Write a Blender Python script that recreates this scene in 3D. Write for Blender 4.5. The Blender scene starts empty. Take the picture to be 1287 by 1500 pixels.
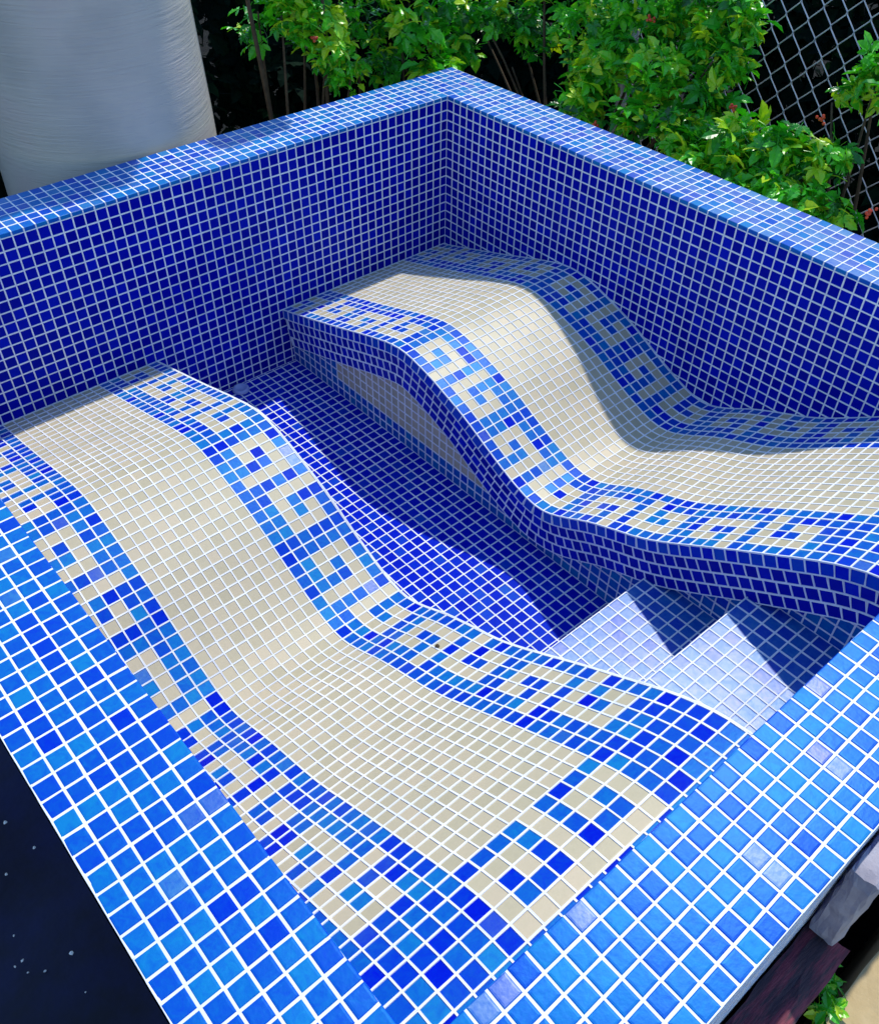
import bpy, math, random
import numpy as np
from mathutils import Matrix, Vector

random.seed(7)
rng = np.random.default_rng(11)
scene = bpy.context.scene
COL = scene.collection
S = 0.027                      # metres per mosaic pitch (25 mm tile + grout)

# ------------------------------------------------------------------ camera
F_PX, YAW, PITCH, ROLL = 1332.375, 0.72555, 0.7747, 0.01768
CAM = np.array([-64.326, -72.442, 34.861])
PW, PH = 1287.0, 1500.0


def cam_basis():
    cy, sy, cp, sp = math.cos(YAW), math.sin(YAW), math.cos(PITCH), math.sin(PITCH)
    f = np.array([sy * cp, cy * cp, -sp])
    r = np.array([cy, -sy, 0.0])
    u = np.cross(r, f)
    cr, sr = math.cos(ROLL), math.sin(ROLL)
    return cr * r + sr * u, -sr * r + cr * u, f


CR, CU, CF = cam_basis()


def project(P):
    d = np.asarray(P, float) - CAM
    z = d @ CF
    return PW / 2 + F_PX * (d @ CR) / z, PH / 2 - F_PX * (d @ CU) / z, z


def hit(u, v, ax, val):
    """where the photo pixel's ray meets the plane axis = val (tile units)"""
    d = CF + CR * (u - PW / 2) / F_PX - CU * (v - PH / 2) / F_PX
    return CAM + d * (val - CAM[ax]) / d[ax]


cd = bpy.data.cameras.new('camera')
cam = bpy.data.objects.new('camera', cd)
COL.objects.link(cam)
cam.matrix_world = Matrix(((CR[0], CU[0], -CF[0], CAM[0] * S), (CR[1], CU[1], -CF[1], CAM[1] * S),
                           (CR[2], CU[2], -CF[2], CAM[2] * S), (0, 0, 0, 1)))
cd.sensor_fit = 'HORIZONTAL'
cd.sensor_width = 36.0
cd.lens = 36.0 * F_PX / PW
cd.clip_start = 0.02
cd.clip_end = 500
scene.camera = cam

# ------------------------------------------------------------------ sky, sun, exposure
SUN = np.array([0.60, 0.21, 1.0])
SUN /= np.linalg.norm(SUN)
world = bpy.data.worlds.new('World')
scene.world = world
world.use_nodes = True
wn = world.node_tree.nodes
wl = world.node_tree.links
sky = wn.new('ShaderNodeTexSky')
sky.sky_type = 'NISHITA'
sky.sun_disc = False
sky.sun_elevation = math.asin(SUN[2])
sky.sun_rotation = math.atan2(SUN[0], SUN[1])
sky.ozone_density = 8.0
sky.air_density = 1.4
sky.dust_density = 0.3
wl.new(sky.outputs[0], wn['Background'].inputs[0])
wn['Background'].inputs[1].default_value = 0.15
sd = bpy.data.lights.new('sun', 'SUN')
sd.energy = 2.7
sd.angle = math.radians(1.4)
sd.color = (1.0, 0.96, 0.88)
sun = bpy.data.objects.new('sun', sd)
COL.objects.link(sun)
sun.rotation_euler = Vector(SUN).to_track_quat('Z', 'Y').to_euler()
scene.view_settings.view_transform = 'Standard'
scene.view_settings.look = 'None'
scene.view_settings.gamma = 1.0
scene.view_settings.exposure = 0.52


# ------------------------------------------------------------------ materials
def new_mat(name):
    m = bpy.data.materials.new(name)
    m.use_nodes = True
    nt = m.node_tree
    return m, nt, nt.nodes, nt.links, nt.nodes['Principled BSDF']


def tile_value(nt):
    """the tile's own random value: an object property on single tiles, a mesh attribute on joined ones"""
    a = nt.nodes.new('ShaderNodeAttribute'); a.attribute_type = 'OBJECT'; a.attribute_name = 'tv'
    b = nt.nodes.new('ShaderNodeAttribute'); b.attribute_type = 'GEOMETRY'; b.attribute_name = 'tv'
    s = nt.nodes.new('ShaderNodeMath'); s.operation = 'ADD'
    nt.links.new(a.outputs['Fac'], s.inputs[0]); nt.links.new(b.outputs['Fac'], s.inputs[1])
    return s.outputs[0]


def ramp(nt, fac, stops):
    r = nt.nodes.new('ShaderNodeValToRGB')
    el = r.color_ramp.elements
    while len(el) < len(stops):
        el.new(0.5)
    for e, (p, c) in zip(el, stops):
        e.position = p; e.color = (*c, 1)
    if fac is not None:
        nt.links.new(fac, r.inputs[0])
    return r.outputs[0]


def noise(nt, scale, detail=2, rough=0.5, vec=None, dist=0.0):
    n = nt.nodes.new('ShaderNodeTexNoise')
    n.inputs['Scale'].default_value = scale
    n.inputs['Detail'].default_value = detail
    n.inputs['Roughness'].default_value = rough
    n.inputs['Distortion'].default_value = dist
    if vec is None:
        g = nt.nodes.new('ShaderNodeNewGeometry')
        vec = g.outputs['Position']
    nt.links.new(vec, n.inputs['Vector'])
    return n.outputs['Fac']


def math_node(nt, op, a, b):
    m = nt.nodes.new('ShaderNodeMath'); m.operation = op
    for i, x in enumerate((a, b)):
        if isinstance(x, (int, float)):
            m.inputs[i].default_value = x
        else:
            nt.links.new(x, m.inputs[i])
    return m.outputs[0]


def bump(nt, bsdf, height, strength, dist):
    b = nt.nodes.new('ShaderNodeBump')
    b.inputs['Strength'].default_value = strength
    b.inputs['Distance'].default_value = dist
    nt.links.new(height, b.inputs['Height'])
    nt.links.new(b.outputs[0], bsdf.inputs['Normal'])


def mat_blue():
    """glass mosaic; tv 0..1 runs from cobalt, its dark end holding painted shade, to azure, tv 2..3 the same with a pearl coat"""
    m, nt, N, L, B = new_mat('blue_glass_mosaic')
    tv = tile_value(nt)
    pearl = math_node(nt, 'GREATER_THAN', tv, 1.5)
    f0 = math_node(nt, 'SUBTRACT', tv, math_node(nt, 'MULTIPLY', pearl, 2.0))
    cloud = noise(nt, 75, 3, 0.6, dist=1.2)
    cl_ = math_node(nt, 'SUBTRACT', cloud, 0.5)
    f = math_node(nt, 'ADD', f0, math_node(nt, 'MULTIPLY', cl_, math_node(nt, 'ADD', 0.12, math_node(nt, 'MULTIPLY', f0, 0.6))))
    c = ramp(nt, f, [(0.0, (0.0002, 0.0022, 0.29)), (0.25, (0.0003, 0.008, 0.46)), (0.6, (0.0006, 0.065, 0.42)), (1.0, (0.0025, 0.165, 0.43))])
    L.new(c, B.inputs['Base Color'])
    B.inputs['IOR'].default_value = 1.6
    lev = ramp(nt, f0, [(0.3, (0.07, 0.07, 0.07)), (0.6, (0.40, 0.40, 0.40))])
    L.new(math_node(nt, 'ADD', lev, math_node(nt, 'MULTIPLY', pearl, math_node(nt, 'ADD', 0.04, math_node(nt, 'MULTIPLY', cloud, 0.3)))), B.inputs['Specular IOR Level'])
    tint = N.new('ShaderNodeMix'); tint.data_type = 'RGBA'
    L.new(pearl, tint.inputs['Factor'])
    tint.inputs[6].default_value = (0.12, 0.55, 1.0, 1)
    hue = ramp(nt, cloud, [(0.35, (0.60, 0.80, 0.82)), (0.55, (0.74, 0.82, 0.78)), (0.7, (0.84, 0.80, 0.76))])
    L.new(hue, tint.inputs[7])
    L.new(tint.outputs[2], B.inputs['Specular Tint'])
    L.new(ramp(nt, f0, [(0, (0.34, 0.34, 0.34)), (1, (0.46, 0.46, 0.46))]), B.inputs['Roughness'])
    bump(nt, B, noise(nt, 160, 2), 0.12, 0.002)
    return m


def mat_beige():
    m, nt, N, L, B = new_mat('beige_glass_mosaic')
    tv = tile_value(nt)
    f = math_node(nt, 'ADD', tv, math_node(nt, 'MULTIPLY', math_node(nt, 'SUBTRACT', noise(nt, 120, 4, 0.7), 0.5), 0.7))
    c = ramp(nt, f, [(0.0, (0.41, 0.36, 0.225)), (0.5, (0.47, 0.41, 0.26)), (1.0, (0.52, 0.435, 0.285))])
    L.new(c, B.inputs['Base Color'])
    B.inputs['Roughness'].default_value = 0.45
    B.inputs['Specular IOR Level'].default_value = 0.35
    bump(nt, B, noise(nt, 260, 3), 0.1, 0.001)
    return m


def mat_grout():
    m, nt, N, L, B = new_mat('white_grout')
    n1 = noise(nt, 9, 4, 0.6)
    c = ramp(nt, n1, [(0.3, (0.78, 0.79, 0.79)), (0.6, (0.86, 0.87, 0.86)), (0.8, (0.80, 0.80, 0.77))])
    n2 = noise(nt, 2.3, 5, 0.7)
    w = ramp(nt, n2, [(0.36, (0.80, 0.82, 0.84)), (0.55, (1, 1, 1)), (0.75, (0.90, 0.89, 0.86))])
    mx = N.new('ShaderNodeMix'); mx.data_type = 'RGBA'; mx.blend_type = 'MULTIPLY'
    mx.inputs['Factor'].default_value = 1.0
    L.new(c, mx.inputs[6]); L.new(w, mx.inputs[7])
    L.new(mx.outputs[2], B.inputs['Base Color'])
    B.inputs['Roughness'].default_value = 0.9
    bump(nt, B, noise(nt, 600, 3), 0.3, 0.001)
    return m


def simple(name, stops, scale, rough=0.8, bump_s=0.3, bump_d=0.004, bscale=None, detail=5, spec=0.3, stretch=None, dist=0.0):
    m, nt, N, L, B = new_mat(name)
    vec = None
    if stretch:
        g = N.new('ShaderNodeNewGeometry')
        mp = N.new('ShaderNodeMapping'); mp.inputs['Scale'].default_value = stretch
        L.new(g.outputs['Position'], mp.inputs['Vector'])
        vec = mp.outputs[0]
    f = noise(nt, scale, detail, 0.65, vec, dist)
    L.new(ramp(nt, f, stops), B.inputs['Base Color'])
    B.inputs['Roughness'].default_value = rough
    B.inputs['Specular IOR Level'].default_value = spec
    if bump_s:
        bump(nt, B, noise(nt, bscale or scale * 4, 4, 0.6, vec), bump_s, bump_d)
    return m


def mat_leaf(name, stops, trans=0.35):
    m, nt, N, L, B = new_mat(name)
    tv = tile_value(nt)
    f = math_node(nt, 'ADD', tv, math_node(nt, 'MULTIPLY', math_node(nt, 'SUBTRACT', noise(nt, 40, 3), 0.5), 0.5))
    c = ramp(nt, f, stops)
    L.new(c, B.inputs['Base Color'])
    B.inputs['Roughness'].default_value = 0.3 if name == 'vine_leaf' else 0.8
    B.inputs['Specular IOR Level'].default_value = 0.5 if name == 'vine_leaf' else 0.05
    t = N.new('ShaderNodeBsdfTranslucent')
    hs = N.new('ShaderNodeHueSaturation')
    hs.inputs['Saturation'].default_value = 1.1
    hs.inputs['Value'].default_value = 1.5
    L.new(c, hs.inputs['Color'])
    L.new(hs.outputs[0], t.inputs['Color'])
    mx = N.new('ShaderNodeMixShader')
    mx.inputs[0].default_value = trans
    L.new(B.outputs[0], mx.inputs[1]); L.new(t.outputs[0], mx.inputs[2])
    L.new(mx.outputs[0], N['Material Output'].inputs['Surface'])
    return m


M = {}
M['blue'] = mat_blue()
M['beige'] = mat_beige()
M['grout'] = mat_grout()
M['concrete'] = simple('grey_concrete', [(0.3, (0.16, 0.16, 0.16)), (0.7, (0.3, 0.3, 0.29))], 12)
M['soil'] = simple('dark_soil', [(0.3, (0.006, 0.006, 0.006)), (0.6, (0.014, 0.013, 0.010)), (0.8, (0.03, 0.026, 0.02))], 14, 0.95, 0.8, 0.02, spec=0.1)
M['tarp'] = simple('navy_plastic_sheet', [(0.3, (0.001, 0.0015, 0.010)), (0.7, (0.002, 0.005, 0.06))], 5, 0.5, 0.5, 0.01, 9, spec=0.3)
M['timber'] = simple('weathered_red_timber', [(0.3, (0.03, 0.03, 0.045)), (0.5, (0.07, 0.04, 0.05)), (0.6, (0.22, 0.05, 0.07)), (0.8, (0.28, 0.09, 0.10))], 9, 0.75, 0.6, 0.004, 60, stretch=(1, 6, 6))
M['sandstone'] = simple('tan_sandstone', [(0.3, (0.42, 0.31, 0.15)), (0.55, (0.50, 0.38, 0.20)), (0.8, (0.40, 0.27, 0.12))], 14, 0.85, 0.4, 0.003, 120)
M['stone'] = simple('pale_grey_stone', [(0.3, (0.30, 0.28, 0.32)), (0.6, (0.42, 0.40, 0.44)), (0.8, (0.22, 0.22, 0.27))], 16, 0.85, 0.6, 0.004, 70)
M['leaf'] = mat_leaf('vine_leaf', [(0.0, (0.010, 0.09, 0.010)), (0.4, (0.032, 0.36, 0.014)), (0.75, (0.11, 0.58, 0.014)), (1.0, (0.46, 0.66, 0.02))], 0.2)
M['shade_leaf'] = mat_leaf('hedge_leaf', [(0.0, (0.0012, 0.006, 0.005)), (0.6, (0.003, 0.013, 0.008)), (1.0, (0.008, 0.03, 0.01))], 0.15)  # near-black leaves: the hedge's shade is put into the colour
M['stem'] = simple('vine_stem', [(0.3, (0.05, 0.035, 0.02)), (0.7, (0.10, 0.07, 0.04))], 40, 0.8)
M['berry'] = simple('red_berry', [(0.3, (0.5, 0.02, 0.01)), (0.7, (0.75, 0.12, 0.03))], 60, 0.3, 0, spec=0.5)
M['petal'] = simple('white_fleck', [(0.3, (0.6, 0.6, 0.6)), (0.7, (0.8, 0.8, 0.78))], 60, 0.6, 0)
M['drain'] = simple('clear_blue_plastic', [(0.3, (0.28, 0.32, 0.6)), (0.7, (0.4, 0.44, 0.7))], 60, 0.2, 0, spec=0.6)


def mat_wire():
    m, nt, N, L, B = new_mat('galvanised_wire')
    L.new(ramp(nt, noise(nt, 30, 3), [(0.3, (0.42, 0.45, 0.50)), (0.7, (0.62, 0.65, 0.70))]), B.inputs['Base Color'])
    B.inputs['Metallic'].default_value = 0.5
    B.inputs['Roughness'].default_value = 0.45
    return m


M['wire'] = mat_wire()


def mat_tank():
    m, nt, N, L, B = new_mat('grey_wrapped_plastic')
    tc = N.new('ShaderNodeTexCoord')
    mp = N.new('ShaderNodeMapping')
    mp.inputs['Scale'].default_value = (1.6, 1.6, 42)
    mp.inputs['Rotation'].default_value = (math.radians(9), math.radians(-7), 0)
    L.new(tc.outputs['Object'], mp.inputs['Vector'])
    w = noise(nt, 3.0, 6, 0.65, mp.outputs[0], 0.6)
    big = noise(nt, 5, 3, 0.5, tc.outputs['Object'])
    c = ramp(nt, big, [(0.3, (0.42, 0.395, 0.35)), (0.55, (0.52, 0.475, 0.41)), (0.8, (0.54, 0.45, 0.41))])
    L.new(c, B.inputs['Base Color'])
    B.inputs['Roughness'].default_value = 0.42
    B.inputs['Specular IOR Level'].default_value = 0.5
    bump(nt, B, w, 0.5, 0.006)
    return m


M['tank'] = mat_tank()


# ------------------------------------------------------------------ object helpers
def tag(o, label=None, cat=None, group=None, kind=None):
    if label: o['label'] = label
    if cat: o['category'] = cat
    if group: o['group'] = group
    if kind: o['kind'] = kind
    return o


def mesh_obj(name, V, Fc, mat, parent=None, smooth=False, loc=None, tv=None):
    """V in tile units, world space; parent is an Empty without rotation"""
    V = np.asarray(V, float) * S
    off = np.zeros(3)
    if parent is not None:
        off = np.array(parent['_o']) if '_o' in parent.keys() else np.array(parent.location)
    elif loc is not None:
        off = np.asarray(loc, float) * S
    me = bpy.data.meshes.new(name)
    me.from_pydata((V - off).tolist(), [], [tuple(f) for f in Fc])
    me.materials.append(M[mat] if isinstance(mat, str) else mat)
    if tv is not None:
        at = me.attributes.new('tv', 'FLOAT', 'POINT')
        at.data.foreach_set('value', np.asarray(tv, np.float32))
    if smooth:
        me.polygons.foreach_set('use_smooth', [True] * len(me.polygons))
    me.update()
    o = bpy.data.objects.new(name, me)
    COL.objects.link(o)
    if parent is not None:
        o.parent = parent
    else:
        o.location = off
    return o


def empty(name, loc, label, cat, group=None):
    o = bpy.data.objects.new(name, None)
    COL.objects.link(o)
    o.location = np.asarray(loc, float) * S
    o.empty_display_size = 0.05
    return tag(o, label, cat, group)


def boxvf(x0, x1, y0, y1, z0, z1):
    V = [(x, y, z) for z in (z0, z1) for y in (y0, y1) for x in (x0, x1)]
    Fc = [(0, 2, 3, 1), (4, 5, 7, 6), (0, 1, 5, 4), (2, 6, 7, 3), (0, 4, 6, 2), (1, 3, 7, 5)]
    return V, Fc


def tube(path, r, n=6, cap=True):
    P = np.asarray(path, float)
    V, Fc = [], []
    rr = np.broadcast_to(np.asarray(r, float), (len(P),))
    for i, p in enumerate(P):
        t = P[min(i + 1, len(P) - 1)] - P[max(i - 1, 0)]
        t /= np.linalg.norm(t) + 1e-9
        a = np.cross(t, (0.3, 0.2, 1.0)) if abs(t[2]) < 0.9 else np.cross(t, (1, 0.1, 0))
        a /= np.linalg.norm(a)
        b = np.cross(t, a)
        for k in range(n):
            th = 2 * math.pi * k / n
            V.append(p + rr[i] * (math.cos(th) * a + math.sin(th) * b))
    for i in range(len(P) - 1):
        for k in range(n):
            k2 = (k + 1) % n
            Fc.append((i * n + k, i * n + k2, (i + 1) * n + k2, (i + 1) * n + k))
    if cap:
        Fc.append(tuple(range(n))[::-1]); Fc.append(tuple(range((len(P) - 1) * n, len(P) * n)))
    return V, Fc


class MB:
    def __init__(s): s.V = []; s.F = []
    def add(s, vf):
        b = len(s.V); s.V += [tuple(v) for v in vf[0]]; s.F += [tuple(i + b for i in f) for f in vf[1]]
        return s


# --- the mosaic tile: a glass square sunk a little below the raised joint of grout around it (unit pitch, in its own u,v plane)
def tile_vf(j=0.052):
    h = 0.5 - j
    lv = [(0.51, -0.06), (0.51, 0.050), (h, 0.060), (h - 0.010, 0.012), (h - 0.07, 0.016)]
    V, Fc, Mi = [], [], []
    for (a, z) in lv:
        V += [(-a, -a, z), (a, -a, z), (a, a, z), (-a, a, z)]
    for k in range(len(lv) - 1):
        for q in range(4):
            q2 = (q + 1) % 4
            Fc.append((4 * k + q, 4 * k + q2, 4 * k + 4 + q2, 4 * k + 4 + q))
            Mi.append(1 if k < 3 else 0)
    e = 4 * (len(lv) - 1)
    Fc.append((e, e + 1, e + 2, e + 3)); Mi.append(0)
    return np.array(V), Fc, Mi


def slab_vf(gap=0.125):
    """the rim's tiles: slabs standing a hair proud of the joint, so that they end flush with the rim's edges"""
    h = 0.5 - gap / 2
    lv = [(h, -0.12), (h, 0.008), (h - 0.035, 0.026), (h - 0.11, 0.032)]
    V = [p for (a, z) in lv for p in ((-a, -a, z), (a, -a, z), (a, a, z), (-a, a, z))]
    Fc = [(4 * k + q, 4 * k + (q + 1) % 4, 4 * k + 4 + (q + 1) % 4, 4 * k + 4 + q) for k in range(3) for q in range(4)] + [(12, 13, 14, 15)]
    return np.array(V), Fc, [0] * len(Fc)


SHAPE = {'joint': tile_vf(), 'slab': slab_vf()}
TILE_MESH = {}
for shp, (tv_, tf_, tm_) in SHAPE.items():
    for key in ('blue', 'beige'):
        me = bpy.data.meshes.new('mosaic_tile_' + key)
        me.from_pydata((tv_ * S).tolist(), [], tf_)
        me.materials.append(M[key])
        me.materials.append(M['grout'])
        me.polygons.foreach_set('material_index', tm_)
        me.update()
        TILE_MESH[key, shp] = me


class Tiles:
    """collects tile frames of one thing, then links the largest 300 as single objects and the rest joined"""
    def __init__(s): s.t = []

    def add(s, c, u, v, su=1.0, sv=1.0, mat='blue', tv=None, tilt=0.45, lift=0.0, shape='joint'):
        c = np.asarray(c, float); u = np.asarray(u, float); v = np.asarray(v, float)
        u = u / np.linalg.norm(u); v = v / np.linalg.norm(v)
        n = np.cross(u, v)
        a, b = np.radians(np.clip(rng.normal(0, tilt, 2), -1.3, 1.3))
        th = np.radians(np.clip(rng.normal(0, 0.35), -0.9, 0.9))
        u, v = u * math.cos(th) + v * math.sin(th), v * math.cos(th) - u * math.sin(th)
        u2 = u + n * a; u2 /= np.linalg.norm(u2)
        v2 = v + n * b; v2 -= u2 * (v2 @ u2); v2 /= np.linalg.norm(v2)
        n2 = np.cross(u2, v2)
        c = c + u * rng.normal(0, 0.006) + v * rng.normal(0, 0.006) + n * (rng.uniform(-0.002, 0.003) + lift)
        if tv is None: tv = float(np.clip(rng.beta(1.5, 1.5) * 0.8 + 0.2, 0, 1))
        s.t.append((c, u2, v2, n2, su, sv, mat, tv, shape))

    def build(s, parent, singles=300):
        off = np.array(parent.location)
        score = []
        for (c, u, v, n, su, sv, mat, tv, shp) in s.t:
            px, py, z = project(c)
            d = CAM - c
            d = d / np.linalg.norm(d)
            ok = (n @ d > 0.05) and -5 < px < PW + 5 and -5 < py < PH + 5 and z > 0
            score.append((F_PX / z) ** 2 * (n @ d) * su * sv if ok else -1)
        order = np.argsort(score)[::-1]
        pick = [i for i in order[:singles] if score[i] > 0]
        pset = set(pick)
        for i in pick:
            c, u, v, n, su, sv, mat, tv, shp = s.t[i]
            o = bpy.data.objects.new('tile', TILE_MESH[mat, shp])
            COL.objects.link(o)
            o.parent = parent
            p = c * S - off
            o.matrix_basis = Matrix(((u[0] * su, v[0] * sv, n[0], p[0]), (u[1] * su, v[1] * sv, n[1], p[1]),
                                     (u[2] * su, v[2] * sv, n[2], p[2]), (0, 0, 0, 1)))
            o['tv'] = tv
        for key in ('blue', 'beige'):
            rest = [s.t[i] for i in range(len(s.t)) if i not in pset and s.t[i][6] == key]
            if not rest: continue
            V, Fc, A, MI, nb = [], [], [], [], 0
            for (c, u, v, n, su, sv, mat, tv, shp) in rest:
                tv_, tf_, tm_ = SHAPE[shp]
                V.append(c + tv_[:, :1] * su * u + tv_[:, 1:2] * sv * v + tv_[:, 2:] * n)
                Fc += [tuple(j + nb for j in f) for f in tf_]
                A += [tv] * len(tv_); MI += tm_; nb += len(tv_)
            o = mesh_obj('mosaic_tiles', np.concatenate(V), Fc, key, parent, tv=A)
            o.data.materials.append(M['grout'])
            o.data.polygons.foreach_set('material_index', MI)
            o['kind'] = 'stuff'


# ------------------------------------------------------------------ the pool's measures (tile units)
XL, YF = -58.52, -65.30           # inner faces of left and front walls
XLo, YFo, XRo, YBo = -64.37, -71.12, 5.95, 6.05
ZG = -27.0                         # ground
ZF = -23.0                         # pool floor
BASE2, BASE1 = -21.5, -37.4        # set-back sides of the loungers
EDGE2, EDGE1 = -22.3, -36.65       # lounger edges
ST1, ST2, ZT1, ZT2 = -48.55, -56.35, -16.5, -11.7

PP = np.array([(0, -16.5), (-5, -15.1), (-10, -13.65), (-14.5, -12.25), (-18, -11.3), (-20, -11.15), (-22.5, -11.65), (-25.2, -12.55),
               (-28, -13.65), (-31.3, -15.4), (-33.5, -16.45), (-36, -17.45), (-38, -17.5), (-40, -16.6), (-42.3, -15.25),
               (-45, -14.1), (-47.2, -13.25), (-49, -12.25), (-51, -10.95), (-54, -8.95), (-57.4, -6.8), (-60.3, -5.0),
               (-62.7, -3.95), (-65.3, -3.6)])


def smooth_profile():
    y = np.linspace(0, 65.3, 2000)
    z = np.interp(y, -PP[:, 0], PP[:, 1])
    k = np.hanning(121); k /= k.sum()
    zp = np.concatenate([2 * z[0] - z[60:0:-1], z, 2 * z[-1] - z[-2:-62:-1]])
    return -y, np.convolve(zp, k, 'valid')


PY, PZ = smooth_profile()
PS = np.r_[0, np.cumsum(np.hypot(np.diff(PY), np.diff(PZ)))]
ARC = PS[-1]


def at_arc(s):
    s = np.clip(s, 0, ARC)
    e = 0.15
    y, z = np.interp(s, PS, PY), np.interp(s, PS, PZ)
    a, b = min(s + e, ARC), max(s - e, 0)
    t = np.array([0, np.interp(a, PS, PY) - np.interp(b, PS, PY), np.interp(a, PS, PZ) - np.interp(b, PS, PZ)])
    t /= np.linalg.norm(t)
    n = np.array([0, t[2], -t[1]])
    return y, z, t, n


def zprof(y): return np.interp(-y, -PY, PZ)


# ------------------------------------------------------------------ ground
gv, gf = [], []
G = 40
ext = 1500.0
xs = np.sign(np.linspace(-1, 1, G)) * np.abs(np.linspace(-1, 1, G)) ** 3 * ext
for y in xs:
    for x in xs:
        gv.append((x - 20, y - 30, ZG + (rng.normal(0, 0.15) if abs(x) < 300 and abs(y) < 300 else 0)))
for j in range(G - 1):
    for i in range(G - 1):
        gf.append((j * G + i, j * G + i + 1, (j + 1) * G + i + 1, (j + 1) * G + i))
tag(mesh_obj('ground', gv, gf, 'soil', smooth=True), kind='structure')

# ------------------------------------------------------------------ pool walls
X_, Y_, Z_ = np.eye(3)


def wall_thing(name, label, box, group='pool walls'):
    x0, x1, y0, y1 = box
    e = empty('pool_wall', ((x0 + x1) / 2, (y0 + y1) / 2, ZG), label, 'wall', group)
    mesh_obj('wall_core', *boxvf(x0, x1, y0, y1, ZG - 0.5, 0.0), 'grout', e)
    return e


def lines(start, stop, phase):
    """grout lines from start down to stop (start > stop) on the grid phase + k, with cut ends"""
    L = [start]
    k = math.floor(start - phase - 1e-6)
    while phase + k > stop + 0.15:
        if start - (phase + k) > 0.15: L.append(phase + k)
        k -= 1
    L.append(stop)
    return L


def pearly(p, lo=0.2, hi=1.0):
    """a tile value, pearl-coated with probability p"""
    t = float(np.clip(rng.beta(1.5, 1.5) * (hi - lo) + lo, 0, 0.99))
    return t + 2 if rng.uniform() < p else t


def top_grid(T, xl, yl, p=0.0, lo=0.2):
    g = 0.07
    xe, ye = (xl[0], xl[-1]) if len(xl) == 7 else (1e9, 1e9), (yl[0], yl[-1]) if len(yl) == 7 else (1e9, 1e9)
    for a, b in zip(xl[:-1], xl[1:]):
        if a == xe[0]: a += g
        if b == xe[1]: b -= g
        for c, d in zip(yl[:-1], yl[1:]):
            if c == ye[0]: c += g
            if d == ye[1]: d -= g
            T.add(((a + b) / 2, (c + d) / 2, 0.0), X_, Y_, abs(a - b), abs(c - d), 'blue', pearly(p, lo), tilt=0.8, shape='slab')


def face_grid(T, al, zl, mk, u, v, skip=None, tv=None, mat='blue'):
    shape = 'slab' if len(zl) == 2 else 'joint'
    for a, b in zip(al[:-1], al[1:]):
        for c, d in zip(zl[:-1], zl[1:]):
            m, z = (a + b) / 2, (c + d) / 2
            if skip and skip(m, z): continue
            T.add(mk(m, z), u, v, abs(a - b), abs(c - d), mat, tv() if tv else None, shape=shape)


def deep(): return float(np.clip(rng.normal(0.08, 0.07), 0, 0.4))  # cobalt deepened so wall and apron shade sits in the tile colour


TRIM = 0.34
ZL = [-TRIM] + [-0.4 - k for k in range(1, 24)]
ZL[-1] = ZF

# back wall
bw = wall_thing('pool_wall', 'long dark blue mosaic back wall that both lounger heads meet', (XLo, XRo, 0.0, YBo))
T = Tiles()
xl = lines(XRo, XLo, 0.15)
top_grid(T, xl, list(np.linspace(YBo, 0, 7)), 0.25, 0.45)
xi = lines(0.0, XL, 0.15)
inpool = lambda x, z: (z < -17.6 and not (BASE1 - 1 < x < BASE2 + 1))
face_grid(T, xi, [0.02, -TRIM], lambda x, z: (x, 0.0, z), X_, Z_, tv=lambda: 0.75 + rng.uniform(-.1, .2))
face_grid(T, xi, ZL, lambda x, z: (x, 0.0, z), X_, Z_, inpool, deep)
T.build(bw)

# right wall
rw = wall_thing('pool_wall', 'dark blue mosaic side wall along the lounger with the dark blue apron', (0.0, XRo, YFo, -0.001))
T = Tiles()
yl = lines(-0.001, YFo, -0.04)
top_grid(T, list(np.linspace(XRo, 0, 7)), yl, 0.6, 0.5)
yi = lines(0.0, YF, -0.04)
face_grid(T, yi, [0.02, -TRIM], lambda y, z: (0.0, y, z), -Y_, Z_, tv=lambda: 0.75 + rng.uniform(-.1, .2))
face_grid(T, yi, ZL, lambda y, z: (0.0, y, z), -Y_, Z_, lambda y, z: z < zprof(y) - 1.2, deep)
T.build(rw)

# left wall
lw = wall_thing('pool_wall', 'low sunlit bright blue mosaic wall rim beside the dark plastic sheet', (XLo, XL, YF, -0.001))
T = Tiles()
top_grid(T, list(np.linspace(XL, XLo, 7)), lines(-0.001, YF, -53.2 + 53), 0.03, 0.36)
face_grid(T, lines(0.0, YF, -0.2), [0.02, -TRIM], lambda y, z: (XL, y, z), Y_, Z_)
face_grid(T, lines(0.0, YF, -0.2), ZL, lambda y, z: (XL, y, z), Y_, Z_, lambda y, z: z < zprof(y) - 1.2, deep)
face_grid(T, lines(0.0, YFo, -0.2), [0.0] + [-k for k in range(1, 10)], lambda y, z: (XLo, y, z), -Y_, Z_, None, deep)
T.build(lw)

# front wall
fw = wall_thing('pool_wall', 'low sunlit bright blue mosaic wall rim at the top of the steps', (XLo, -0.001, YFo, YF - 0.001))
T = Tiles()
top_grid(T, lines(-0.001, XLo, -0.38), list(np.linspace(YF, YFo, 7)), 0.07, 0.45)
face_grid(T, lines(0.0, XL, -0.38), [0.02, -TRIM], lambda x, z: (x, YF, z), -X_, Z_)
face_grid(T, lines(0.0, XL, -0.38), ZL[:13], lambda x, z: (x, YF, z), -X_, Z_, lambda x, z: z < -5 and not (BASE1 < x < BASE2), deep)
face_grid(T, lines(0.0, XLo, -0.38), [0.0] + [-k for k in range(1, 10)], lambda x, z: (x, YFo, z), X_, Z_, None, deep)
T.build(fw)

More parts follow.
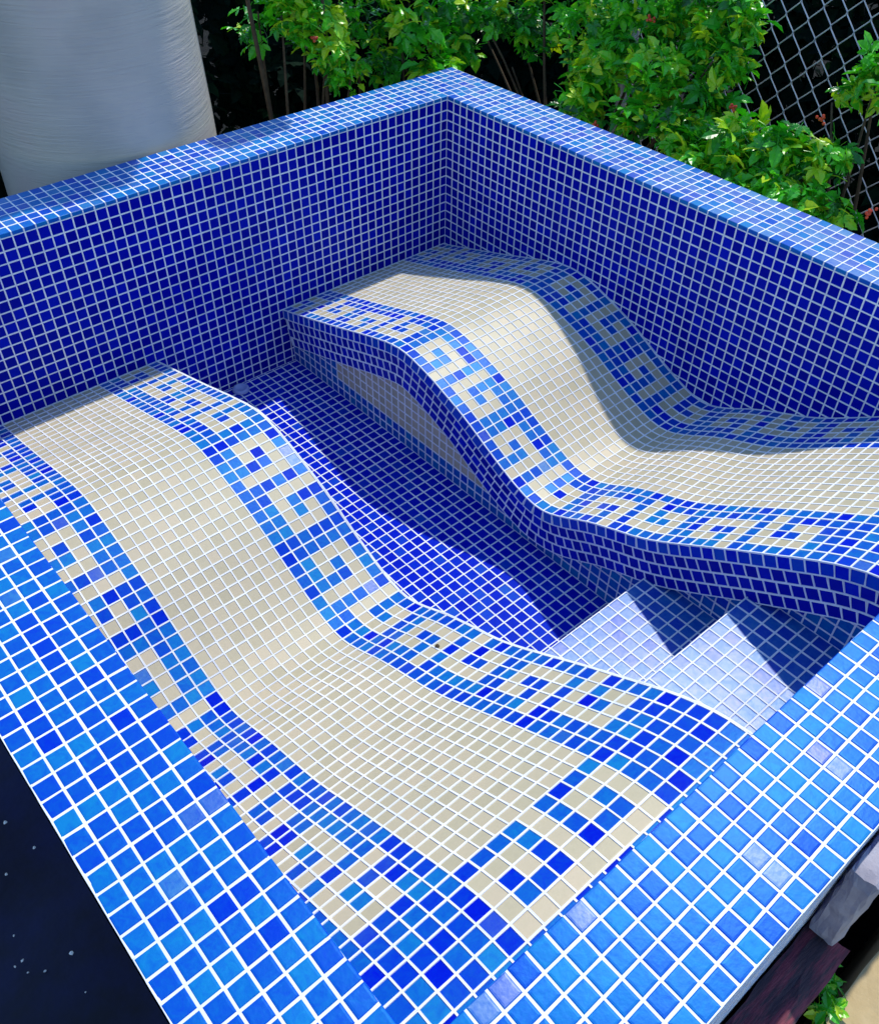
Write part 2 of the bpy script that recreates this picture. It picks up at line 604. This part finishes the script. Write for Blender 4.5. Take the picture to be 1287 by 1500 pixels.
# ------------------------------------------------------------------ pool floor
fl = mesh_obj('pool_floor', *boxvf(XL, 0.0, YF, -0.0015, ZG - 0.4, ZF), 'grout', loc=(-29, -30, ZF))
tag(fl, kind='structure')
T = Tiles()
fx = lines(BASE2, BASE1, BASE2)
fy = lines(0.0, ST1, -0.3)
for a, b in zip(fx[:-1], fx[1:]):
    for c, d in zip(fy[:-1], fy[1:]):
        T.add(((a + b) / 2, (c + d) / 2, ZF), X_, Y_, abs(a - b), abs(c - d), 'blue', 0.17 + deep())
T.build(fl)

# ------------------------------------------------------------------ steps
st = empty('pool_steps', ((BASE1 + BASE2) / 2, -56, ZF), 'two mosaic steps between the two loungers below the rim', 'steps')
mesh_obj('step', *boxvf(BASE1, BASE2, ST2, ST1, ZF + 0.002, ZT1), 'grout', st)
mesh_obj('step', *boxvf(BASE1, BASE2, YF + 0.002, ST2 - 0.002, ZF + 0.002, ZT2), 'grout', st)
T = Tiles()
for (y0, y1, zz) in ((ST1, ST2, ZT1), (ST2, YF, ZT2)):
    n = int(round(y0 - y1))
    ys = np.linspace(y0, y1, n + 1)
    for a, b in zip(fx[:-1], fx[1:]):
        for c, d in zip(ys[:-1], ys[1:]):
            T.add(((a + b) / 2, (c + d) / 2, zz), X_, Y_, abs(a - b), abs(c - d), 'blue', pearly(1.0, 0.45, 0.85))
    for a, b in zip(fx[:-1], fx[1:]):
        nr = int(round(zz - (ZF if zz == ZT1 else ZT1)))
        zs = np.linspace(zz, ZF if zz == ZT1 else ZT1, nr + 1)
        for c, d in zip(zs[:-1], zs[1:]):
            T.add(((a + b) / 2, y0, (c + d) / 2), -X_, Z_, abs(a - b), abs(c - d), 'blue', deep())
T.build(st)

# ------------------------------------------------------------------ loungers
# running meander, columns c2..c6 counted outwards from the beige seat; 1 = beige
MEANDER = ['11110', '00000', '01111', '01000', '01010', '01110', '00000', '00000', '01110', '01010', '00010']   # r1..r11


def meander(r): return MEANDER[(r - 1) % 11]


FRONT = ['000010000', '111010111', '101010101', '100010001', '111111111']
FR = [[c == '1' for c in row] for row in FRONT]


def lounger(x0, x1, right_r, left_r, side, label, seat):
    """x0..x1: width incl. apron; side +1: free edge at x1, -1: at x0"""
    e = empty('tiled_lounger', ((x0 + x1) / 2, -32, ZF), label, 'lounger', 'tiled loungers')
    bx0, bx1 = (x0, BASE1) if side > 0 else (BASE2, x1)
    ss = np.linspace(0, ARC, 260)
    prof = [at_arc(s) for s in ss]
    B = MB()
    V, Fc = [], []
    for (y, z, t, n) in prof:
        V += [(bx0, y, z), (bx1, y, z), (bx0, y, ZF - 0.2), (bx1, y, ZF - 0.2)]
    for i in range(len(prof) - 1):
        a, b = 4 * i, 4 * i + 4
        Fc += [(a, b, b + 1, a + 1), (a, a + 2, b + 2, b), (a + 1, b + 1, b + 3, a + 3)]
    Fc += [(0, 1, 3, 2), (4 * len(prof) - 4, 4 * len(prof) - 2, 4 * len(prof) - 1, 4 * len(prof) - 3)]
    mesh_obj('body', V, Fc, 'grout', e)
    # apron: the overhanging curved lip
    ax0, ax1 = (BASE1, x1) if side > 0 else (x0, BASE2)
    V, Fc = [], []
    for (y, z, t, n) in prof:
        q = np.array([0, y, z]) - n * 3.95
        q[1] = min(q[1], -0.003)
        V += [(ax0, y, z), (ax1, y, z), (ax0, q[1], q[2]), (ax1, q[1], q[2])]
    for i in range(len(prof) - 1):
        a, b = 4 * i, 4 * i + 4
        Fc += [(a, b, b + 1, a + 1), (a, a + 2, b + 2, b), (a + 1, b + 1, b + 3, a + 3), (a + 2, a + 3, b + 3, b + 2)]
    Fc += [(0, 1, 3, 2), (4 * len(prof) - 4, 4 * len(prof) - 2, 4 * len(prof) - 1, 4 * len(prof) - 3)]
    mesh_obj('apron', V, Fc, 'grout', e)
    T = Tiles()
    # seat = (left, right) limits of the beige field; six border columns either side, ten seat columns between
    ce = [seat[0] - 6 + k for k in range(6)] + list(np.linspace(seat[0], seat[1], 11)) + [seat[1] + k for k in range(1, 7)]
    rows = 71
    dr = ARC / rows
    for n in range(rows):
        y, z, t, nn = at_arc((n + 0.5) * dr)
        v = -t
        front = n >= 65
        rr = '00000' if n > 63 else meander(right_r(n))
        lr = '00000' if n > 63 else meander(left_r(n))
        for c in range(22):
            if c < 6:
                b = False if c == 5 else lr[4 - c] == '1'
            elif c > 15:
                b = False if c == 16 else rr[c - 17] == '1'
            else:
                if front and n < 70: continue
                b = not front
            w = ce[c + 1] - ce[c]
            T.add(((ce[c] + ce[c + 1]) / 2, y, z), X_, v, w, dr, 'beige' if b else 'blue', None if b else pearly(0.06, 0.2), lift=0.014)
        if front and n < 70:
            w9 = (seat[1] - seat[0]) / 9
            for j in range(9):
                T.add((seat[0] + (j + 0.5) * w9, y, z), X_, v, w9, dr, 'beige' if FR[n - 65][j] else 'blue', lift=0.014)
        if ce[0] - x0 > 0.2:
            T.add(((ce[0] + x0) / 2, y, z), X_, v, ce[0] - x0, dr, 'blue')
    # apron tiles: a top row with its light put into the colour, aligned with the seat rows, three rows with shade in theirs laid in running bond
    xf = x1 if side > 0 else x0
    out = X_ * side
    for n in range(rows):
        y, z, t, nn = at_arc((n + 0.5) * dr)
        nv = out * 0.985 + nn * 0.17
        nv /= np.linalg.norm(nv)
        v = np.cross(nv, t)
        c = np.array([xf, y, z]) - nn * 0.43 + out * 0.05
        T.add(c, t, v, dr, 0.96, 'blue', 0.4 + rng.uniform(-.15, .15))
    for k in (1, 2, 3):
        pts = []
        for s in np.linspace(0, ARC, 500):
            y, z, t, nn = at_arc(s)
            pts.append(np.array([xf, y, z]) - nn * (k + 0.47))
        pts = np.array(pts)
        d = np.r_[0, np.cumsum(np.linalg.norm(np.diff(pts, axis=0), axis=1))]
        m = int(d[-1])
        for i in range(-1, m + 1):
            s = i + 0.5 + 0.5 * (k % 2)
            if s > d[-1] - 0.3 or s < 0.3: continue
            c = np.array([np.interp(s, d, pts[:, j]) for j in range(3)])
            q = np.array([np.interp(min(s + .2, d[-1]), d, pts[:, j]) - np.interp(s - .2, d, pts[:, j]) for j in range(3)])
            q /= np.linalg.norm(q)
            if c[1] > -0.45 or c[1] < YF + 0.4: continue
            T.add(c, q, np.cross(out, q), 1.0, 0.98, 'blue', deep())
    # set-back base side
    xb = BASE1 if side > 0 else BASE2
    for a in np.arange(-0.5, -65, -1.0):
        for k in range(20):
            z = ZF + 0.5 + k
            if z > zprof(a) - 3.2: break
            if a < ST2 and z < ZT2 - .6: continue
            if a < ST1 and z < ZT1 - .6: continue
            bg = k >= 2 and -33 < a < -7.5
            T.add((xb, a, z), -Y_ if side < 0 else Y_, Z_, 1, 1, 'beige' if bg else 'blue', rng.uniform(0.2, 1) if bg else float(np.clip(rng.normal(.7, .15), .3, 1)))
    T.build(e)
    return e


lounger(XL, EDGE1, lambda n: n - 24, lambda n: 28 - n, +1, 'wavy mosaic lounger with beige seat and meander border beside low left rim, fully sunlit', (-51.9, -42.78))
lounger(EDGE2, 0.0, lambda n: n - 23, lambda n: 27 - n, -1, 'wavy mosaic lounger with dark blue curved apron against the shaded side wall', (-16.3, -6.25))

# ------------------------------------------------------------------ drain fitting at the foot of the back wall
dp = hit(337, 558, 2, ZF)
dr_ = MB()
nseg = 20
prof2 = [(0.9, 0.0), (0.85, 0.25), (0.62, 0.33), (0.55, 0.2), (0.0, 0.18)]
V, Fc = [], []
for (r, z) in prof2:
    for k in range(nseg):
        th = 2 * math.pi * k / nseg
        V.append((dp[0] + r * math.cos(th), -1.05 + r * math.sin(th), ZF + 0.1 + z))
for i in range(len(prof2) - 1):
    for k in range(nseg):
        k2 = (k + 1) % nseg
        Fc.append((i * nseg + k, i * nseg + k2, (i + 1) * nseg + k2, (i + 1) * nseg + k))
tag(mesh_obj('drain_fitting', V, Fc, 'drain', smooth=True, loc=(dp[0], -1.05, ZF)), 'small round drain fitting on the pool floor by the back wall', 'drain')

# ------------------------------------------------------------------ tank behind the back wall
tk = empty('storage_tank', (-29.6, 17.2, ZG), 'large smooth grey round tank with fine wrinkles behind the back wall', 'tank')
V, Fc = [], []
nseg = 96
tp = [(10.2, ZG), (10.75, ZG + 0.8), (10.75, -12), (10.5, 0), (10.1, 8), (9.6, 18), (9.2, 27), (8.9, 28), (8.4, 28.2)]
zz = []
for i in range(len(tp) - 1):
    for k in np.linspace(0, 1, 6)[:-1]:
        zz.append((tp[i][0] * (1 - k) + tp[i + 1][0] * k, tp[i][1] * (1 - k) + tp[i + 1][1] * k))
zz.append(tp[-1])
for (r, z) in zz:
    for k in range(nseg):
        th = 2 * math.pi * k / nseg
        rr = r * (1 + 0.004 * math.sin(3 * th + z * 0.2))
        V.append((-29.6 + rr * math.cos(th), 17.2 + rr * math.sin(th), z))
for i in range(len(zz) - 1):
    for k in range(nseg):
        k2 = (k + 1) % nseg
        Fc.append((i * nseg + k, i * nseg + k2, (i + 1) * nseg + k2, (i + 1) * nseg + k))
mesh_obj('tank_wall', V, Fc, 'tank', tk, smooth=True)
V = [(-29.6 + r * math.cos(2 * math.pi * k / 48), 17.2 + r * math.sin(2 * math.pi * k / 48), z) for (r, z) in ((8.7, 28.0), (8.5, 28.9), (3, 30.0), (0.2, 30.2)) for k in range(48)]
Fc = [(i * 48 + k, i * 48 + (k + 1) % 48, i * 48 + 48 + (k + 1) % 48, i * 48 + 48 + k) for i in range(3) for k in range(48)]
mesh_obj('lid', V, Fc, 'tank', tk, smooth=True)

# ------------------------------------------------------------------ chain-link fence behind the side wall
XFN = 20.5
fe = empty('chain_link_fence', (XFN, -20, ZG), 'silver diamond mesh wire fence behind the leafy vines', 'fence')
hw, hh = 0.58, 1.36             # half diagonals of a diamond
ztop, zbot = 19.0, ZG + 1
nst = int((ztop - zbot) / hh)
for i in range(0, 52):
    y0 = -7 - i * 2 * hw
    path = []
    for k in range(nst + 1):
        odd = (k + i) % 2
        yy = y0 + (hw if odd else -hw) * 1.03
        sx = 0.10 if odd else -0.10
        for (f, dx) in ((-0.12, sx * .6), (0.0, sx), (0.12, -sx * .2)):
            path.append((XFN + dx, yy - (abs(f) * hw * (1 if odd else -1)), zbot + (k + f) * hh))
    mesh_obj('wire', *tube(path, 0.06, 5), 'wire', fe, smooth=True)
for y in (-5.8, -68.0):
    mesh_obj('post', *tube([(XFN + 0.9, y, ZG - 1), (XFN + 0.9, y, 20)], 0.75, 14), 'wire', fe, smooth=True)
mesh_obj('top_rail', *tube([(XFN + 0.4, -5.8, ztop + .3), (XFN + 0.4, -68, ztop + .3)], 0.6, 12), 'wire', fe, smooth=True)


# ------------------------------------------------------------------ vines and hedge
def leaflet(L, w, fold, droop, teeth=True):
    """pointed toothed leaflet along +x, folded along the midrib"""
    xs = [0, 0.18, 0.42, 0.68, 1.0]
    ws = [0, 0.62, 1.0, 0.72, 0]
    V, Fc = [], []
    for x in xs:
        V.append((x * L, 0, -droop * (x * L) ** 2 / L))
    for sgn in (1, -1):
        b = len(V)
        for x, k in zip(xs[1:4], ws[1:4]):
            V.append((x * L + 0.05 * L, sgn * k * w, fold * k * w - droop * (x * L) ** 2 / L))
            V.append((x * L + 0.13 * L, sgn * k * w * 0.80, fold * k * w * .8 - droop * (x * L) ** 2 / L))
        o = [b + j for j in range(6)]
        poly = [(0, o[0], 1), (1, o[0], o[1]), (1, o[1], o[2]), (1, o[2], 2), (2, o[2], o[3]), (2, o[3], o[4]), (2, o[4], 3), (3, o[4], o[5]), (3, o[5], 4)]
        Fc += poly if sgn < 0 else [p[::-1] for p in poly]
    return np.array(V, float), Fc


def compound(kind, seed):
    r = random.Random(seed)
    V, Fc = [], []
    if kind == 5: angs = [-105, -52, 0, 52, 105]; Ls = [0.62, 0.9, 1.1, 0.9, 0.62]
    elif kind == 3: angs = [-70, 0, 70]; Ls = [0.8, 1.1, 0.8]
    else: angs = [0]; Ls = [1.1]
    b = 0
    for a, L in zip(angs, Ls):
        a = math.radians(a + r.uniform(-9, 9))
        L *= r.uniform(0.85, 1.15)
        v, f = leaflet(L, L * r.uniform(0.24, 0.32), r.uniform(0.15, 0.5), r.uniform(0.1, 0.45))
        v = v + np.array([0.06, 0, 0])
        R = np.array([[math.cos(a), -math.sin(a), 0], [math.sin(a), math.cos(a), 0], [0, 0, 1]])
        v = v @ R.T
        V.append(v)
        Fc += [tuple(i + b for i in q) for q in f]
        b += len(v)
    # petiole
    v, f = tube([(-0.9, 0, -0.25), (-0.4, 0, -0.03), (0.05, 0, 0)], 0.025, 3, False)
    V.append(np.array(v)); Fc += [tuple(i + b for i in q) for q in f]
    return np.concatenate(V), Fc


LEAVES = [compound(k, s) for k, s in ((5, 1), (5, 2), (3, 3), (3, 4), (1, 5), (5, 6))]
LEAF_MESH = {}
for key in ('leaf', 'shade_leaf'):
    for i, (v, f) in enumerate(LEAVES):
        me = bpy.data.meshes.new('%s_%d' % (key, i))
        me.from_pydata((v * S).tolist(), [], f)
        me.materials.append(M[key])
        me.update()
        LEAF_MESH[key, i] = me


def leaf_frame(nbias, spread):
    n = np.array(nbias) + rng.normal(0, spread, 3)
    n /= np.linalg.norm(n)
    a = rng.normal(0, 1, 3); a[2] -= 0.5
    a -= n * (a @ n); a /= np.linalg.norm(a)
    return a, np.cross(n, a), n


def plant(name, label, cat, group, base, clumps, mat='leaf', size=(1.5, 2.6), singles=60, nbias=(0.12, -0.15, 0.95), spread=0.55, tvm=0.45, stems=True):
    """clumps: (centre, radii, count, tone); leaf-sized faces spread through each clump's volume, thicker towards its skin"""
    base = np.asarray(base, float)
    e = empty(name, base, label, cat, group)
    fr = []
    for (c, r, cnt, tone) in clumps:
        for _ in range(int(cnt * 1.2)):
            d = rng.normal(0, 1, 3); d /= np.linalg.norm(d)
            d = d * (rng.uniform(0.25, 1.0) ** 0.6)
            p = np.asarray(c) + d * np.asarray(r)
            a, b, n = leaf_frame(nbias, spread)
            s = rng.uniform(*size) * (0.86 if mat == 'leaf' else 1.0)
            fr.append((p, a, b, n, s, int(rng.integers(0, len(LEAVES))), float(np.clip(rng.normal(tone + 0.08, 0.28), 0, 1))))
    sc = []
    for f in fr:
        px, py, z = project(f[0])
        sc.append(f[4] / z if 0 < px < PW and 0 < py < PH and z > 0 else -1)
    order = list(np.argsort(sc)[::-1])
    pick = order[:singles] if singles else []
    ps = set(pick)
    off = np.array(e.location)
    for i in pick:
        p, a, b, n, s, k, tv = fr[i]
        o = bpy.data.objects.new('leaf', LEAF_MESH[mat, k])
        COL.objects.link(o)
        o.parent = e
        q = p * S - off
        o.matrix_basis = Matrix(((a[0] * s, b[0] * s, n[0] * s, q[0]), (a[1] * s, b[1] * s, n[1] * s, q[1]), (a[2] * s, b[2] * s, n[2] * s, q[2]), (0, 0, 0, 1)))
        o['tv'] = tv
    V, Fc, A = [], [], []
    nb = 0
    for i, (p, a, b, n, s, k, tv) in enumerate(fr):
        if i in ps: continue
        lv, lf = LEAVES[k]
        V.append(p + s * (lv[:, :1] * a + lv[:, 1:2] * b + lv[:, 2:] * n))
        Fc += [tuple(j + nb for j in q) for q in lf]
        A += [tv] * len(lv)
        nb += len(lv)
    o = mesh_obj('foliage', np.concatenate(V), Fc, mat, e, tv=A)
    o['kind'] = 'stuff'
    if stems:
        for (c, r, cnt, tone) in clumps:
            c = np.asarray(c, float)
            g = np.array([base[0] + rng.normal(0, 2), base[1] + rng.normal(0, 3), ZG])
            m = (g + c) / 2 + rng.normal(0, 2.0, 3)
            t = np.linspace(0, 1, 10)[:, None]
            path = (1 - t) ** 2 * g + 2 * t * (1 - t) * m + t ** 2 * (c + rng.normal(0, 1, 3))
            mesh_obj('stem', *tube(path, np.linspace(0.35, 0.10, 10), 5), 'stem', e, smooth=True)
    return e


def cl(u, v, ax, val, r, cnt, tone=0.45):
    return (hit(u, v, ax, val), r, cnt, tone)


VG = 'leafy vines behind the pool'
plant('climbing_vine', 'yellow-green leafy vine hanging beside dark gap behind the back wall', 'vine', VG, (-8, 15, ZG), [
    cl(445, 25, 1, 13, (3.0, 2.5, 3.2), 60, 0.75), cl(480, 60, 1, 12, (2.6, 2.2, 3.4), 60, 0.72), cl(505, 100, 1, 11, (2.2, 1.8, 2.6), 45, 0.62),
    cl(410, 15, 1, 14, (2.5, 2.5, 1.8), 26, 0.55), cl(530, 20, 1, 15, (3, 3, 3), 50, 0.5), cl(555, 95, 1, 12.5, (2, 2, 2), 24, 0.4), cl(370, 30, 1, 17, (2.5, 2.5, 3), 16, 0.3),
    cl(470, -60, 1, 15, (7, 4, 4), 120, 0.55), ((-16, 12.5, 38), (5.5, 2.5, 4), 110, 0.5), ((-6, 10, 24), (3.5, 2, 4), 60, 0.5)], size=(1.1, 1.9))
plant('climbing_vine', 'vine with broad bright green five-part leaves above the pool corner', 'vine', VG, (6, 13, ZG), [
    cl(600, 25, 1, 10.5, (2.6, 1.6, 2.4), 16, 0.6), cl(625, 60, 1, 10, (2.2, 1.5, 2.2), 14, 0.6), cl(565, 60, 1, 13, (2.5, 2, 3), 18, 0.4),
    cl(655, 25, 1, 14, (3, 3, 3), 40, 0.4), cl(670, 70, 1, 11.5, (2.4, 2, 1.8), 22, 0.45), cl(600, -80, 1, 14, (8, 4, 5), 90, 0.5),
    cl(640, 92, 1, 8.5, (3.0, 1.0, 0.8), 16, 0.5)], size=(1.6, 2.7))
plant('climbing_vine', 'dense green vine hiding the left end of the wire fence', 'vine', VG, (17, -4, ZG), [
    cl(860, 40, 0, 17, (3, 5, 3.5), 90, 0.45), cl(930, 40, 0, 17, (2.5, 4, 3.5), 80, 0.45), cl(1000, 40, 0, 18, (2, 4, 3.5), 80, 0.4), cl(760, 20, 0, 17, (3, 4, 2.5), 46, 0.4),
    cl(1050, 50, 0, 18, (2, 3, 3), 60, 0.5), cl(880, 100, 0, 15, (3, 4, 2.5), 80, 0.6), cl(960, 110, 0, 14, (3, 4, 2.5), 85, 0.62), cl(850, 155, 0, 12, (2.5, 3.5, 2), 60, 0.55),
    cl(1040, 130, 0, 16, (2, 3, 3), 50, 0.5), cl(720, 30, 0, 14, (2.5, 3, 2), 22, 0.35), cl(1075, 95, 0, 17.5, (1.5, 2, 2), 26, 0.6),
    cl(700, 0, 0, 19, (3, 5, 3), 60, 0.4), cl(780, 60, 0, 17, (2.5, 3, 2), 34, 0.35), cl(1085, 30, 0, 18.5, (1.5, 2.5, 3), 50, 0.55), cl(800, -60, 0, 18, (4, 9, 4), 120, 0.45), cl(980, -60, 0, 19, (3, 9, 4), 120, 0.45)], size=(1.1, 2.0))
plant('climbing_vine', 'low green vine with red berries leaning on the side wall coping', 'vine', VG, (13, -24, ZG), [
    cl(1000, 195, 0, 12, (3, 3.5, 2.2), 85, 0.5), cl(1080, 210, 0, 12, (3, 3.5, 2.4), 90, 0.6), cl(1150, 220, 0, 12.5, (3, 3.2, 2.4), 90, 0.55), cl(1210, 230, 0, 13, (2.4, 2.2, 2), 46, 0.45),
    cl(1090, 265, 0, 10, (2.2, 4, 1.6), 66, 0.55), cl(1170, 285, 0, 9.5, (2, 4, 1.6), 60, 0.5), cl(930, 170, 0, 11, (2, 3, 1.6), 40, 0.45), cl(1020, 235, 0, 9.5, (1.6, 3, 1.1), 36, 0.6),
    cl(1225, 310, 0, 9.5, (1.5, 2, 1.2), 16, 0.35)], size=(1.1, 2.1))
plant('climbing_vine', 'small green sprig in front of the bare wire fence', 'vine', VG, (17, -38, ZG), [
    cl(1282, 95, 0, 18.5, (1.0, 1.8, 1.6), 16, 0.55), cl(1265, 125, 0, 17.5, (1.0, 1.6, 1.2), 14, 0.55), cl(1240, 140, 0, 17, (0.9, 1.2, 0.9), 8, 0.6), cl(1330, 120, 0, 17, (2, 4, 3), 50, 0.5)], size=(1.1, 1.9), singles=30)
# hedge added as dark backdrop, its shade put into the leaf colour
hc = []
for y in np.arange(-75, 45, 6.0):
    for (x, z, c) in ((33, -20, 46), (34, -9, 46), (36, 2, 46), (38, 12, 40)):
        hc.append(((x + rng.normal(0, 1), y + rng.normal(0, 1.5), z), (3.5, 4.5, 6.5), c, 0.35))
plant('hedge', 'dark hedge with shade painted into its leaves standing beyond the wire fence', 'hedge', None, (35, -10, ZG), hc, 'shade_leaf', (2.2, 3.6), 0, (-0.7, -0.2, 0.5), 0.6, stems=False)
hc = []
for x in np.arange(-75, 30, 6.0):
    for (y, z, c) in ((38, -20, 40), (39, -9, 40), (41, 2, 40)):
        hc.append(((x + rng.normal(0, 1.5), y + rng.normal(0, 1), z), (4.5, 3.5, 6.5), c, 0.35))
plant('hedge', 'dark hedge with shade painted into its leaves standing behind the grey tank', 'hedge', None, (-20, 39, ZG), hc, 'shade_leaf', (2.2, 3.6), 0, (-0.3, -0.7, 0.5), 0.6, stems=False)

# berries
BER = [(875, 182, 10.5, 'red berry cluster just above the side wall coping'), (1075, 156, 13, 'red berry cluster at the edge of the bare fence mesh'),
       (1203, 176, 14, 'orange-red berry cluster on top of the low vine, against the fence'), (1272, 312, 9, 'lone berry cluster in the dark gap beside the low vine'),
       (462, 57, None, 'red berry cluster in the yellow-green vine behind the back wall'), (950, 28, 15, 'small red berry cluster high in the dense green vine')]
for (u, v, x, blab) in BER:
    c = hit(u, v, 0, x) if x else hit(u, v, 1, 10.5)
    b = MB()
    for k in range(7):
        d = rng.normal(0, 0.2, 3)
        vv, ff = [], []
        for i in range(5):
            ph = math.pi * i / 4
            for j in range(7):
                th = 2 * math.pi * j / 7
                r = 0.15
                vv.append(c + d + r * np.array([math.sin(ph) * math.cos(th), math.sin(ph) * math.sin(th), math.cos(ph)]))
        for i in range(4):
            for j in range(7):
                ff.append((i * 7 + j, i * 7 + (j + 1) % 7, (i + 1) * 7 + (j + 1) % 7, (i + 1) * 7 + j))
        b.add((vv, ff))
    tag(mesh_obj('berry_cluster', b.V, b.F, 'berry', smooth=True, loc=c), blab, 'berries', 'berry clusters on the vines')

# ------------------------------------------------------------------ foot of the front wall: timber, stone, slab, weeds
def rough_box(x0, x1, y0, y1, z0, z1, n=(8, 4, 3), amp=0.08, bev=0.2):
    V, Fc = [], []
    idx = {}
    nx, ny, nz = n
    def vid(i, j, k):
        if (i, j, k) not in idx:
            f = np.array([i / nx, j / ny, k / nz])
            p = np.array([x0, y0, z0]) + f * np.array([x1 - x0, y1 - y0, z1 - z0])
            edge = sum(1 for q in f if q in (0.0, 1.0))
            if edge >= 2:
                cen = np.array([(x0 + x1) / 2, (y0 + y1) / 2, (z0 + z1) / 2])
                for ax in range(3):
                    if f[ax] in (0.0, 1.0): p[ax] += bev * np.sign(cen[ax] - p[ax]) * 0.5
            idx[i, j, k] = len(V)
            V.append(p + rng.normal(0, amp, 3))
        return idx[i, j, k]
    for i in range(nx):
        for j in range(ny):
            Fc.append((vid(i, j, nz), vid(i + 1, j, nz), vid(i + 1, j + 1, nz), vid(i, j + 1, nz)))
            Fc.append((vid(i, j, 0), vid(i, j + 1, 0), vid(i + 1, j + 1, 0), vid(i + 1, j, 0)))
    for i in range(nx):
        for k in range(nz):
            Fc.append((vid(i, 0, k), vid(i + 1, 0, k), vid(i + 1, 0, k + 1), vid(i, 0, k + 1)))
            Fc.append((vid(i, ny, k), vid(i, ny, k + 1), vid(i + 1, ny, k + 1), vid(i + 1, ny, k)))
    for j in range(ny):
        for k in range(nz):
            Fc.append((vid(0, j, k), vid(0, j, k + 1), vid(0, j + 1, k + 1), vid(0, j + 1, k)))
            Fc.append((vid(nx, j, k), vid(nx, j + 1, k), vid(nx, j + 1, k + 1), vid(nx, j, k + 1)))
    return V, Fc


tag(mesh_obj('timber_sleeper', *rough_box(-75, -39.6, -73.35, -71.25, ZG, -8.0, (40, 4, 6), 0.04, 0.15), 'timber', loc=(-57, -72, ZG)),
    'dark weathered reddish timber sleeper below the front rim', 'timber')
sb = MB().add(rough_box(-40.4, -18, -72.65, -71.25, -7.9, -1.6, (40, 6, 8), 0.035, 0.25)).add(rough_box(-39.3, -18, -72.5, -71.3, ZG, -8.0, (16, 3, 8), 0.06, 0.25))
tag(mesh_obj('stone_block', sb.V, sb.F, 'stone', loc=(-30, -72, ZG)),
    'pale grey stone block standing against the front wall', 'stone')
tag(mesh_obj('stone_slab', *rough_box(-62, -15, -84, -73.95, ZG, -10.0, (30, 8, 6), 0.05, 0.3), 'sandstone', loc=(-40, -79, ZG)),
    'tan sunlit sandstone slab in front of the dark timber', 'slab')
plant('weed', 'small green weed growing between the timber and the tan slab', 'weed', None, (-38.5, -73.4, ZG), [
    (hit(1205, 1440, 2, -10), (0.9, 0.7, 1.0), 16, 0.5), (hit(1210, 1475, 2, -10), (0.8, 0.5, 0.8), 10, 0.6)], size=(0.6, 1.0), singles=20)

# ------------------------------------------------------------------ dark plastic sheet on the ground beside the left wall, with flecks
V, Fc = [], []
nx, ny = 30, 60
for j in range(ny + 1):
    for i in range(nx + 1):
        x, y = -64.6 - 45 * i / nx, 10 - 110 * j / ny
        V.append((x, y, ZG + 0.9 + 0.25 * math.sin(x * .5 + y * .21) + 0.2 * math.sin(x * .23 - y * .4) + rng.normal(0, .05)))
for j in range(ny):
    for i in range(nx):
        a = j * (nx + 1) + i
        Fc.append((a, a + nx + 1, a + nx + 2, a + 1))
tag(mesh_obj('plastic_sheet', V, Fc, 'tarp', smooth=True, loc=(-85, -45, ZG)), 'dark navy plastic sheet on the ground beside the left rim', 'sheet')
for k, (u, v, r) in enumerate([(105, 1396, .22), (66, 1423, .13), (33, 1407, .16), (50, 1242, .15), (8, 1205, .2), (9, 1281, .14), (20, 1371, .1), (41, 1425, .1), (125, 1454, .1), (22, 1416, .1)]):
    c = hit(u, v, 2, ZG + 1.35)
    r *= 0.75
    pts = [(c[0] + r * math.cos(2 * math.pi * q / 7) * rng.uniform(.6, 1.2), c[1] + r * math.sin(2 * math.pi * q / 7) * rng.uniform(.6, 1.2), c[2] + rng.uniform(-.05, .05)) for q in range(7)]
    V = pts + [(c[0], c[1], c[2] + .12), (c[0], c[1], c[2] - .1)]
    Fc = [(q, (q + 1) % 7, 7) for q in range(7)] + [((q + 1) % 7, q, 8) for q in range(7)]
    tag(mesh_obj('fleck', V, Fc, 'petal', loc=c), 'largest of the pale flecks lying on the dark plastic sheet' if k == 0 else 'tiny pale fleck lying on the dark plastic sheet', 'fleck', 'flecks on the sheet')

# a brown fleck on the sunlit lounger's border
d0 = hit(640.7, 935.9, 0, -39.6)
c = np.array([-39.6, d0[1], zprof(d0[1]) + 0.12])
V = [c + 0.16 * np.array([math.cos(q * .9) * (1 + .3 * (q % 2)), math.sin(q * .9), 0.15 * (q % 3)]) for q in range(7)] + [c + np.array([0, 0, .12]), c - np.array([0, 0, .1])]
Fc = [(q, (q + 1) % 7, 7) for q in range(7)] + [((q + 1) % 7, q, 8) for q in range(7)]
tag(mesh_obj('dry_leaf_bit', V, Fc, 'stem', loc=c), 'tiny dark brown bit lying on the sunlit lounger border', 'debris')
